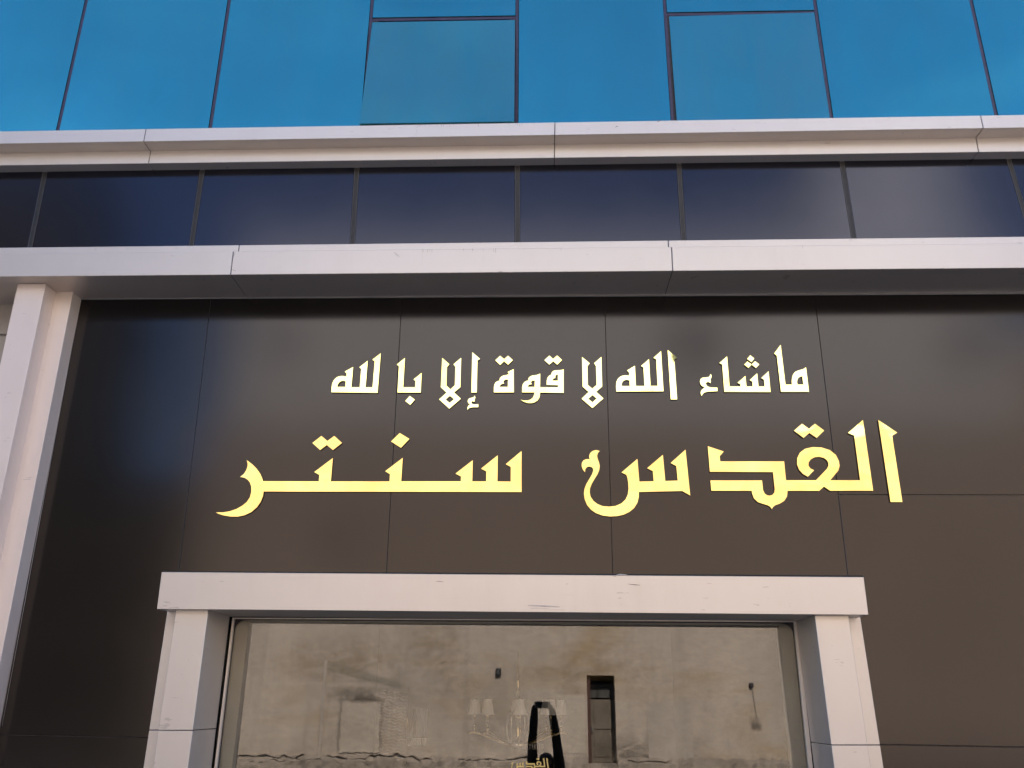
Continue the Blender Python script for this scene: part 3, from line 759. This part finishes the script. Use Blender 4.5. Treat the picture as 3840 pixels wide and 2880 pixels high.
box('handle', DX0 + .12, DX0 + .16, OY - .32, OY - .26, dz0 + .8, dz0 + .95, M_ALU, dr, 0.003)
box('door_jamb', DX0, DX0 + .10, OY - 0.40, OY - 0.10, dz0, dz1, M_DFRAME, ob)
box('transom_window', DX0 + .10, DX1, OY - 0.37, OY - 0.35, dz0 + (dz1 - dz0) * .74, dz0 + (dz1 - dz0) * .9, M_TRANS, ob)
pst = box('upper_storeys', OXL + .4, OXR, OY - 9, OY - 0.12, ZT, 16.9, M_PALE, ob)
box('stair_tower', 9.9, 14.4, OY - 9, OY - 0.3, 16.9, 21.2, M_PALE, ob)
box('cornice_band', OXL - .1, OXR, OY - .115, OY + 0.06, ZT - .16, ZT + .1, M_PALE, ob)
# windows of the pale storeys
wq = at(2520, 1330, -OY * 1.0 + 0)
def far_window(x0, x1, z0, z1, y=OY - .12):
    f = box('window', x0, x1, y, y + .05, z0, z1, M_DFRAME, ob, 0.0)
    box('window_pane', x0 + .07, x1 - .07, y + .05, y + .06, z0 + .07, z1 - .07, M_DKGLASS, f)
    box('window_sill', x0 - .08, x1 + .08, y, y + .12, z0 - .1, z0 - .002, M_PALE, f)
aw = at(2515, 1313, -OY); bw = at(2540, 1350, -OY)
cw2 = at(2680, 1200, -OY)
far_window(aw.x, cw2.x, bw.z, cw2.z)
far_window(-8.6, -7.9, 12.6, 13.6); far_window(13.2, 14.2, 12.3, 13.5)
far_window(-6.4, -5.7, 6.3, 7.0, OY)
# bricked-up doorway, ragged render edge
def ragged(x0, x1, z0, z1, y0, y1, amp, n, seed, mat, name, parent):
    r = random.Random(seed); pts = []
    def edge(a, b):
        for k in range(n):
            u = k / n; pts.append((a[0] + (b[0] - a[0]) * u + r.uniform(-amp, amp), a[1] + (b[1] - a[1]) * u + r.uniform(-amp, amp)))
    edge((x0, z0), (x1, z0)); edge((x1, z0), (x1, z1)); edge((x1, z1), (x0, z1)); edge((x0, z1), (x0, z0))
    bm = bmesh.new()
    fv = [bm.verts.new((x, y1, z)) for x, z in pts]; bv = [bm.verts.new((x, y0, z)) for x, z in pts]
    for t in tessellate_polygon([[Vector((x, z, 0)) for x, z in pts]]):
        bm.faces.new([fv[i] for i in t])
    for k in range(len(pts)):
        j = (k + 1) % len(pts); bm.faces.new((fv[k], fv[j], bv[j], bv[k]))
    return mesh(name, bm, mat, parent)
a, b = opp(1285, 2628, OY), opp(1418, 2822, OY)
ragged(a.x, b.x, b.z, a.z, OY - .02, OY + 0.03, 0.02, 16, 4, M_TAN2, 'blocked_doorway', ob)
ragged(a.x - .09, b.x + .09, b.z - .03, a.z + .07, OY - .02, OY + 0.008, 0.035, 18, 9, M_PLINTH, 'crumbled_edge', ob)
a2, b2 = opp(1245, 2604, OY), opp(1455, 2632, OY)
M_SOOT = None
def soot(k=0.7, name='soot_stain', col=(0.10, 0.08, 0.06)):
    m, t, b = new_mat(name)
    g = t.nodes.new('ShaderNodeTexCoord')
    sp = t.nodes.new('ShaderNodeSeparateXYZ'); t.links.new(g.outputs['Generated'], sp.inputs[0])
    def hump(o, w0, w1):
        return ramp(t, o, [(0.0, 0.0), (w0, 1.0), (w1, 1.0), (1.0, 0.0)])
    hx = hump(sp.outputs[0], .3, .7); hz = hump(sp.outputs[2], .25, .35)
    m1 = t.nodes.new('ShaderNodeMath'); m1.operation = 'MULTIPLY'; t.links.new(hx, m1.inputs[0]); t.links.new(hz, m1.inputs[1])
    m2 = t.nodes.new('ShaderNodeMath'); m2.operation = 'MULTIPLY'; t.links.new(m1.outputs[0], m2.inputs[0])
    t.links.new(ramp(t, noise(t, pos(t, (1, 1, 1.6)), 1.4, 8, .7, 1.2), [(0.38, 0.0), (.62, k)]), m2.inputs[1])
    tr = t.nodes.new('ShaderNodeBsdfTransparent'); mx = t.nodes.new('ShaderNodeMixShader')
    b.inputs['Base Color'].default_value = (*col, 1); b.inputs['Roughness'].default_value = 1
    t.links.new(m2.outputs[0], mx.inputs[0]); t.links.new(tr.outputs[0], mx.inputs[1]); t.links.new(b.outputs[0], mx.inputs[2])
    t.links.new(mx.outputs[0], t.nodes['Material Output'].inputs[0]); return m
M_SOOT = soot()
def stain(px0, py0, px1, py1, off, mat=None):
    p, q = opp(px0, py0, OY), opp(px1, py1, OY)
    bm = bmesh.new(); y = OY + off
    bm.faces.new([bm.verts.new(v) for v in ((p.x, y, q.z), (q.x, y, q.z), (q.x, y, p.z), (p.x, y, p.z))])
    mesh('soot_stain', bm, mat or M_SOOT, ob)
M_AMB = soot(0.30, 'amber_stain', (0.34, 0.22, 0.09))
M_DAMP = soot(0.6, 'smear', (0.16, 0.13, 0.10))
M_FAINT = soot(0.18, 'damp_stain', (0.20, 0.17, 0.14))
AMB = [(1480, 2300, 1760, 2460, .004), (1540, 2440, 1790, 2500, .005), (1900, 2400, 2500, 2560, .0045), (2080, 2520, 2205, 2620, .005), (1000, 2360, 1500, 2560, .0055)]
def stain0(*a): stain(*a)
for a_ in AMB: stain(*a_, M_AMB)
stain(1225, 2572, 1475, 2640, 0.034); stain(820, 2740, 1240, 2860, .0065, M_FAINT); stain(2240, 2790, 2560, 2880, .0066, M_FAINT); stain(2560, 2830, 3000, 2885, .007, M_FAINT); stain(1150, 2600, 1500, 2840, .036, M_FAINT); stain(1600, 2500, 2200, 2860, .0035, M_FAINT); stain(1100, 2330, 1900, 2700, .0032, M_FAINT); stain(2808, 2685, 2862, 2745, 0.006, M_DAMP); stain(2150, 2740, 2700, 2900, 0.004)
# raised strip and slanting darker band, standing in for cast shadows on the wall
a, b = opp(1222, 2475, OY), opp(1195, 2860, OY)
mesh('shadow_rib', hexa([Vector((a.x - .03, OY + .05, a.z)), Vector((a.x + .05, OY + .05, a.z)), Vector((b.x + .05, OY + .05, b.z)), Vector((b.x - .03, OY + .05, b.z))],
     [Vector((a.x - .03, OY, a.z)), Vector((a.x + .05, OY, a.z)), Vector((b.x + .05, OY, b.z)), Vector((b.x - .03, OY, b.z))]), M_GREYP, ob)
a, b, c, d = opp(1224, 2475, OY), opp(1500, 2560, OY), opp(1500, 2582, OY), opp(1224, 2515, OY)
mesh('shadow_rib', hexa([v + Vector((0, .003, 0)) for v in (a, b, c, d)], [v - Vector((0, .01, 0)) for v in (a, b, c, d)]), M_SHBAND, ob)
a, b = opp(2424, 2629, OY), opp(2604, 2880, OY)
box('cement_patch', a.x, b.x, OY - .01, OY + .012, b.z, a.z, M_GREYP, ob)
a, b = opp(2085, 2606, OY), opp(2196, 2826, OY)
box('cement_patch', a.x, b.x, OY - .01, OY + .010, b.z, a.z, M_TAN2, ob)
# crumbling plinth
zp = opp(1700, 2836, OY).z
def plinth(x0, x1, seed):
    bm = bmesh.new(); r = random.Random(seed); n = 130; m = 5; g = []
    for j in range(m + 1):
        row = []
        for i in range(n + 1):
            x = x0 + (x1 - x0) * i / n
            z = (zp + r.uniform(-.05, .03)) * j / m
            row.append(bm.verts.new((x, OY + (.06 if j < m else .02) + r.uniform(-.025, .03), z)))
        g.append(row)
    back = [bm.verts.new((x0 + (x1 - x0) * i / n, OY - .02, g[m][i].co.z)) for i in range(n + 1)]
    for i in range(n):
        for j in range(m): bm.faces.new((g[j][i], g[j][i + 1], g[j + 1][i + 1], g[j + 1][i]))
        bm.faces.new((g[m][i], g[m][i + 1], back[i + 1], back[i]))
    mesh('plinth', bm, M_PLINTH, ob)
M_CRK = plain('crack_shadow', (0.27, 0.22, 0.18), 0.95, var=0.4, scale=8)
def crack(x0, x1, seed, z0, amp=.03):
    r = random.Random(seed); pts = []; z = z0; x = x0
    while x < x1:
        pts.append((x, z, r.choice((0.0, .004, .008, .012, .020)))); x += r.uniform(.05, .16); z = z0 + (z - z0) * .7 + r.uniform(-amp, amp)
    bm = bmesh.new(); y = OY + .075
    a = [bm.verts.new((x, y, z + t)) for x, z, t in pts]; b = [bm.verts.new((x, y, z - t)) for x, z, t in pts]
    a2 = [bm.verts.new((x, OY - .01, z + t)) for x, z, t in pts]
    for i in range(len(a) - 1):
        bm.faces.new((a[i], a[i + 1], b[i + 1], b[i])); bm.faces.new((a[i], a2[i], a2[i + 1], a[i + 1]))
    mesh('crack', bm, M_CRK, ob)
crack(OXL + .5, -6.4, 5, zp - .01, .05); crack(-5.9, -2.9, 15, zp - .02, .06); crack(-2.2, DX0 - 1.2, 6, zp - .05, .05); crack(DX1 + .3, 3.6, 8, zp - .04, .05); crack(-8, -4.5, 12, zp - .16, .07)
plinth(OXL, DX0 - .02, 1); plinth(DX1 + .02, OXR, 2)

eb = thing('junction_box', 'small open black junction box high on the concrete wall, mirrored in the window', 'junction box', opp(1868, 2537, OY))
a, b = opp(1860, 2506, OY), opp(1879, 2537, OY)
box('case', a.x, b.x, OY, OY + .06, b.z, a.z, M_BACK, eb, 0.005)
mesh('loose_wire', tube_bm([Vector((b.x - .05, OY + .065, a.z - .03)), Vector((a.x + .04, OY + .075, (a.z + b.z) / 2)), Vector((b.x - .04, OY + .07, b.z + .05))], 0.012, 6), M_ALU, eb)
wl_ = thing('wall_lamp', 'small round lamp fitting with a dangling wire on the mirrored concrete wall', 'lamp', opp(2817, 2570, OY))
c = opp(2817, 2570, OY)
bm = bmesh.new(); bmesh.ops.create_cone(bm, cap_ends=True, segments=16, radius1=.075, radius2=.05, depth=.07, matrix=Matrix.Translation((c.x, OY + .035, c.z)) @ Matrix.Rotation(-math.pi / 2, 4, 'X'))
mesh('fitting', bm, M_SEAL, wl_)
c2 = opp(2838, 2694, OY)
mesh('wire', tube_bm([Vector((c.x + .02, OY + .03, c.z - .05)), Vector(((c.x + c2.x) / 2, OY + .02, (c.z + c2.z) / 2)), Vector((c2.x, OY + .02, c2.z))], 0.005, 6), M_SEAL, wl_)

# neighbours
dk = thing('dark_building', 'tall dark stone building across the street, left end of the dark reflections', 'building', (-22, -25, 0))
box('wall', -34, -15.2, -23, -20.0, 0, 19, M_DARKB, dk)
box('wing', -15.199, -13.3, -22.5, -20.0, 0, 14.5, M_DARKB, dk)
box('cornice', -34.1, -15.1, -23, -19.8, 19.001, 19.4, M_DARKB, dk)
lowb = thing('low_dark_building', 'low dark building filling the gap beside the concrete building', 'building', (-12.4, -26, 0))
box('wall', -13.29, -10.31, -24, -20.9, 0, 8.2, M_DARKB, lowb)
box('roof_edge', -13.29, -10.31, -24, -20.7, 8.201, 8.5, M_DARKB, lowb)
rb = thing('pale_building', 'pale rendered building further right across the street', 'building', (24, -26, 0))
box('wall', 15.3, 36, -34, OY - .8, 0, 13, M_TAN, rb)
box('parapet', 15.2, 36.1, -34, OY - .7, 13.001, 13.6, M_PALE, rb)

# ------------------------------------------------------------------ photographer, seen mirrored in the window
pe = thing('person', 'person in black holding a phone up with both arms, mirrored in the shop window', 'person', (0.09, -5.5, 0))
def skin(name, nodes, edges, mat, parent, sub=2, root=0):
    me = bpy.data.meshes.new(name); ks = list(nodes)
    me.from_pydata([nodes[k][0] for k in ks], [(ks.index(a), ks.index(b)) for a, b in edges], [])
    o = link(name, me, mat, parent)
    sk = o.modifiers.new('skin', 'SKIN'); sk.use_smooth_shade = True
    lay = me.skin_vertices[0].data if me.skin_vertices else None
    if lay is None:
        bm = bmesh.new(); bm.from_mesh(me); bm.verts.layers.skin.verify(); bm.to_mesh(me); bm.free(); lay = me.skin_vertices[0].data
    for i, k in enumerate(ks):
        r = nodes[k][1]; lay[i].radius = (r, r) if not isinstance(r, tuple) else r
        lay[i].use_root = (i == root)
    ss = o.modifiers.new('sub', 'SUBSURF'); ss.levels = sub; ss.render_levels = sub
    return o
X, Y = 0.09, -5.46
def lerp(a, b, t): return tuple(a[i] + (b[i] - a[i]) * t for i in range(3))
LH, RH = (-0.035, -5.05, 2.03), (0.150, -5.05, 2.00)
N = {'pelvis': ((X, Y, .86), (.15, .10)), 'waist': ((X, Y, 1.0), (.13, .095)), 'chest': ((X, Y, 1.15), (.16, .11)), 'neckb': ((X, Y, 1.27), (.115, .09)),
     'neck': ((X, Y + .01, 1.31), .055), 'jaw': ((X, Y + .035, 1.34), (.06, .068)), 'head': ((X, Y + .02, 1.41), (.075, .092)), 'crown': ((X, Y + .0, 1.46), (.055, .07))}
E = [('pelvis', 'waist'), ('waist', 'chest'), ('chest', 'neckb'), ('neckb', 'neck'), ('neck', 'jaw'), ('jaw', 'head'), ('head', 'crown')]
for s, hnd, elb in ((-1, LH, (-.068, -5.26, 1.66)), (1, RH, (.205, -5.26, 1.66))):
    sh_ = (X + s * .155, Y + .02, 1.33)
    N[f's{s}'] = (sh_, .080); N[f'u{s}'] = (lerp(sh_, elb, .5), .062); N[f'e{s}'] = (elb, .054)
    N[f'f{s}'] = (lerp(elb, hnd, .4), .053); N[f'w{s}'] = (lerp(elb, hnd, .82), .044); N[f'h{s}'] = (hnd, (.036, .02))
    E += [('neckb', f's{s}'), (f's{s}', f'u{s}'), (f'u{s}', f'e{s}'), (f'e{s}', f'f{s}'), (f'f{s}', f'w{s}'), (f'w{s}', f'h{s}')]
    hp = (X + s * .09, Y, .80); kn = (X + s * .11, Y + .01, .45); an = (X + s * .12, Y - .02, .09)
    N[f'hp{s}'] = (hp, .095); N[f'kn{s}'] = (kn, .06); N[f'cf{s}'] = (lerp(kn, an, .35), .058); N[f'an{s}'] = (an, .04); N[f'to{s}'] = ((an[0] + s * .02, an[1] + .15, .035), (.04, .03))
    E += [('pelvis', f'hp{s}'), (f'hp{s}', f'kn{s}'), (f'kn{s}', f'cf{s}'), (f'cf{s}', f'an{s}'), (f'an{s}', f'to{s}')]
skin('body', N, E, M_CLOTH, pe)
for s, hnd in ((-1, LH), (1, RH)):
    h = Vector(hnd)
    Nf = {'palm': (tuple(h + Vector((0, -.01, .0))), (.03, .016))}; Ef = []
    for k in range(4):
        b0 = h + Vector((0.0 * s, -.004 + .0, .024 - k * .017))
        lens = (.030, .034, .031, .024)[k]
        b1 = b0 + Vector((-s * .004, .030, 0.004)); b2 = b1 + Vector((-s * lens * .8, .012, 0)); b3 = b2 + Vector((-s * lens * .6, -.002, 0))
        for j, (p, r) in enumerate(((b0, .0095), (b1, .009), (b2, .008), (b3, .0065))): Nf[f'{k}{j}'] = (tuple(p), r)
        Ef += [('palm', f'{k}0'), (f'{k}0', f'{k}1'), (f'{k}1', f'{k}2'), (f'{k}2', f'{k}3')]
    t0 = h + Vector((0, -.02, -.02)); t1 = t0 + Vector((-s * .022, -.012, .018)); t2 = t1 + Vector((-s * .02, .0, .018))
    Nf['t0'] = (tuple(t0), .012); Nf['t1'] = (tuple(t1), .010); Nf['t2'] = (tuple(t2), .008)
    Ef += [('palm', 't0'), ('t0', 't1'), ('t1', 't2')]
    skin('hand', Nf, Ef, M_SKIN, pe, 1)
# face and hair
bm = bmesh.new(); bmesh.ops.create_uvsphere(bm, u_segments=20, v_segments=12, radius=1, matrix=Matrix.Translation((X, Y + .045, 1.395)) @ Matrix.Diagonal((.064, .068, .088, 1)))
fa = mesh('face', bm, M_SKIN, pe, True)
bm = bmesh.new(); bmesh.ops.create_cone(bm, cap_ends=True, segments=8, radius1=.014, radius2=.005, depth=.04, matrix=Matrix.Translation((X, Y + .117, 1.395)) @ Matrix.Rotation(.25, 4, 'X')); mesh('nose', bm, M_SKIN, fa, True)
bm = bmesh.new(); bmesh.ops.create_uvsphere(bm, u_segments=10, v_segments=6, radius=1, matrix=Matrix.Translation((X, Y + .108, 1.355)) @ Matrix.Diagonal((.02, .006, .006, 1))); mesh('mouth', bm, M_DFRAME, fa, True)
for s in (-1, 1):
    bm = bmesh.new(); bmesh.ops.create_uvsphere(bm, u_segments=10, v_segments=6, radius=.010, matrix=Matrix.Translation((X + s * .026, Y + .102, 1.412))); mesh('eye', bm, M_EYE, fa, True)
    bm = bmesh.new(); bmesh.ops.create_uvsphere(bm, u_segments=10, v_segments=6, radius=1, matrix=Matrix.Translation((X + s * .075, Y + .01, 1.395)) @ Matrix.Diagonal((.008, .018, .03, 1))); mesh('ear', bm, M_SKIN, fa, True)
bm = bmesh.new(); bmesh.ops.create_icosphere(bm, subdivisions=4, radius=1)
for v in bm.verts:
    n = 1 + .035 * math.sin(v.co.x * 17 + v.co.z * 9) * math.sin(v.co.y * 13)
    k = v.co.copy()
    v.co = Vector((X + k.x * .088 * n, Y - .006 + k.y * .108 * n, 1.425 + k.z * .098 * n))
    if k.y > .45 and k.z < .35: v.co.y = Y + .03
mesh('hair', bm, M_HAIR, pe, True)

ph = thing('phone', 'black phone held up in landscape, mirrored in the shop window', 'phone', CAM + RC @ Vector((0, 0, .016)))
def cbox(x0, x1, y0, y1, z0, z1, bev):
    f = [CAM + RC @ Vector(v) for v in ((x0, y1, z0), (x1, y1, z0), (x1, y0, z0), (x0, y0, z0))]
    b = [CAM + RC @ Vector(v) for v in ((x0, y1, z1), (x1, y1, z1), (x1, y0, z1), (x0, y0, z1))]
    return hexa(f, b, bev)
mesh('case', cbox(-.022, .132, -.052, .022, .008, .017, .002), M_PHONE, ph)
bm = bmesh.new(); bmesh.ops.create_cone(bm, cap_ends=True, segments=20, radius1=.009, radius2=.008, depth=.003, matrix=Matrix.Translation(CAM) @ RC.to_4x4() @ Matrix.Translation((0, 0, .0062)))
mesh('camera_lens', bm, M_DKGLASS, ph)
mesh('screen', cbox(-.018, .128, -.048, .018, .0172, .0178, 0), M_DKGLASS, ph)
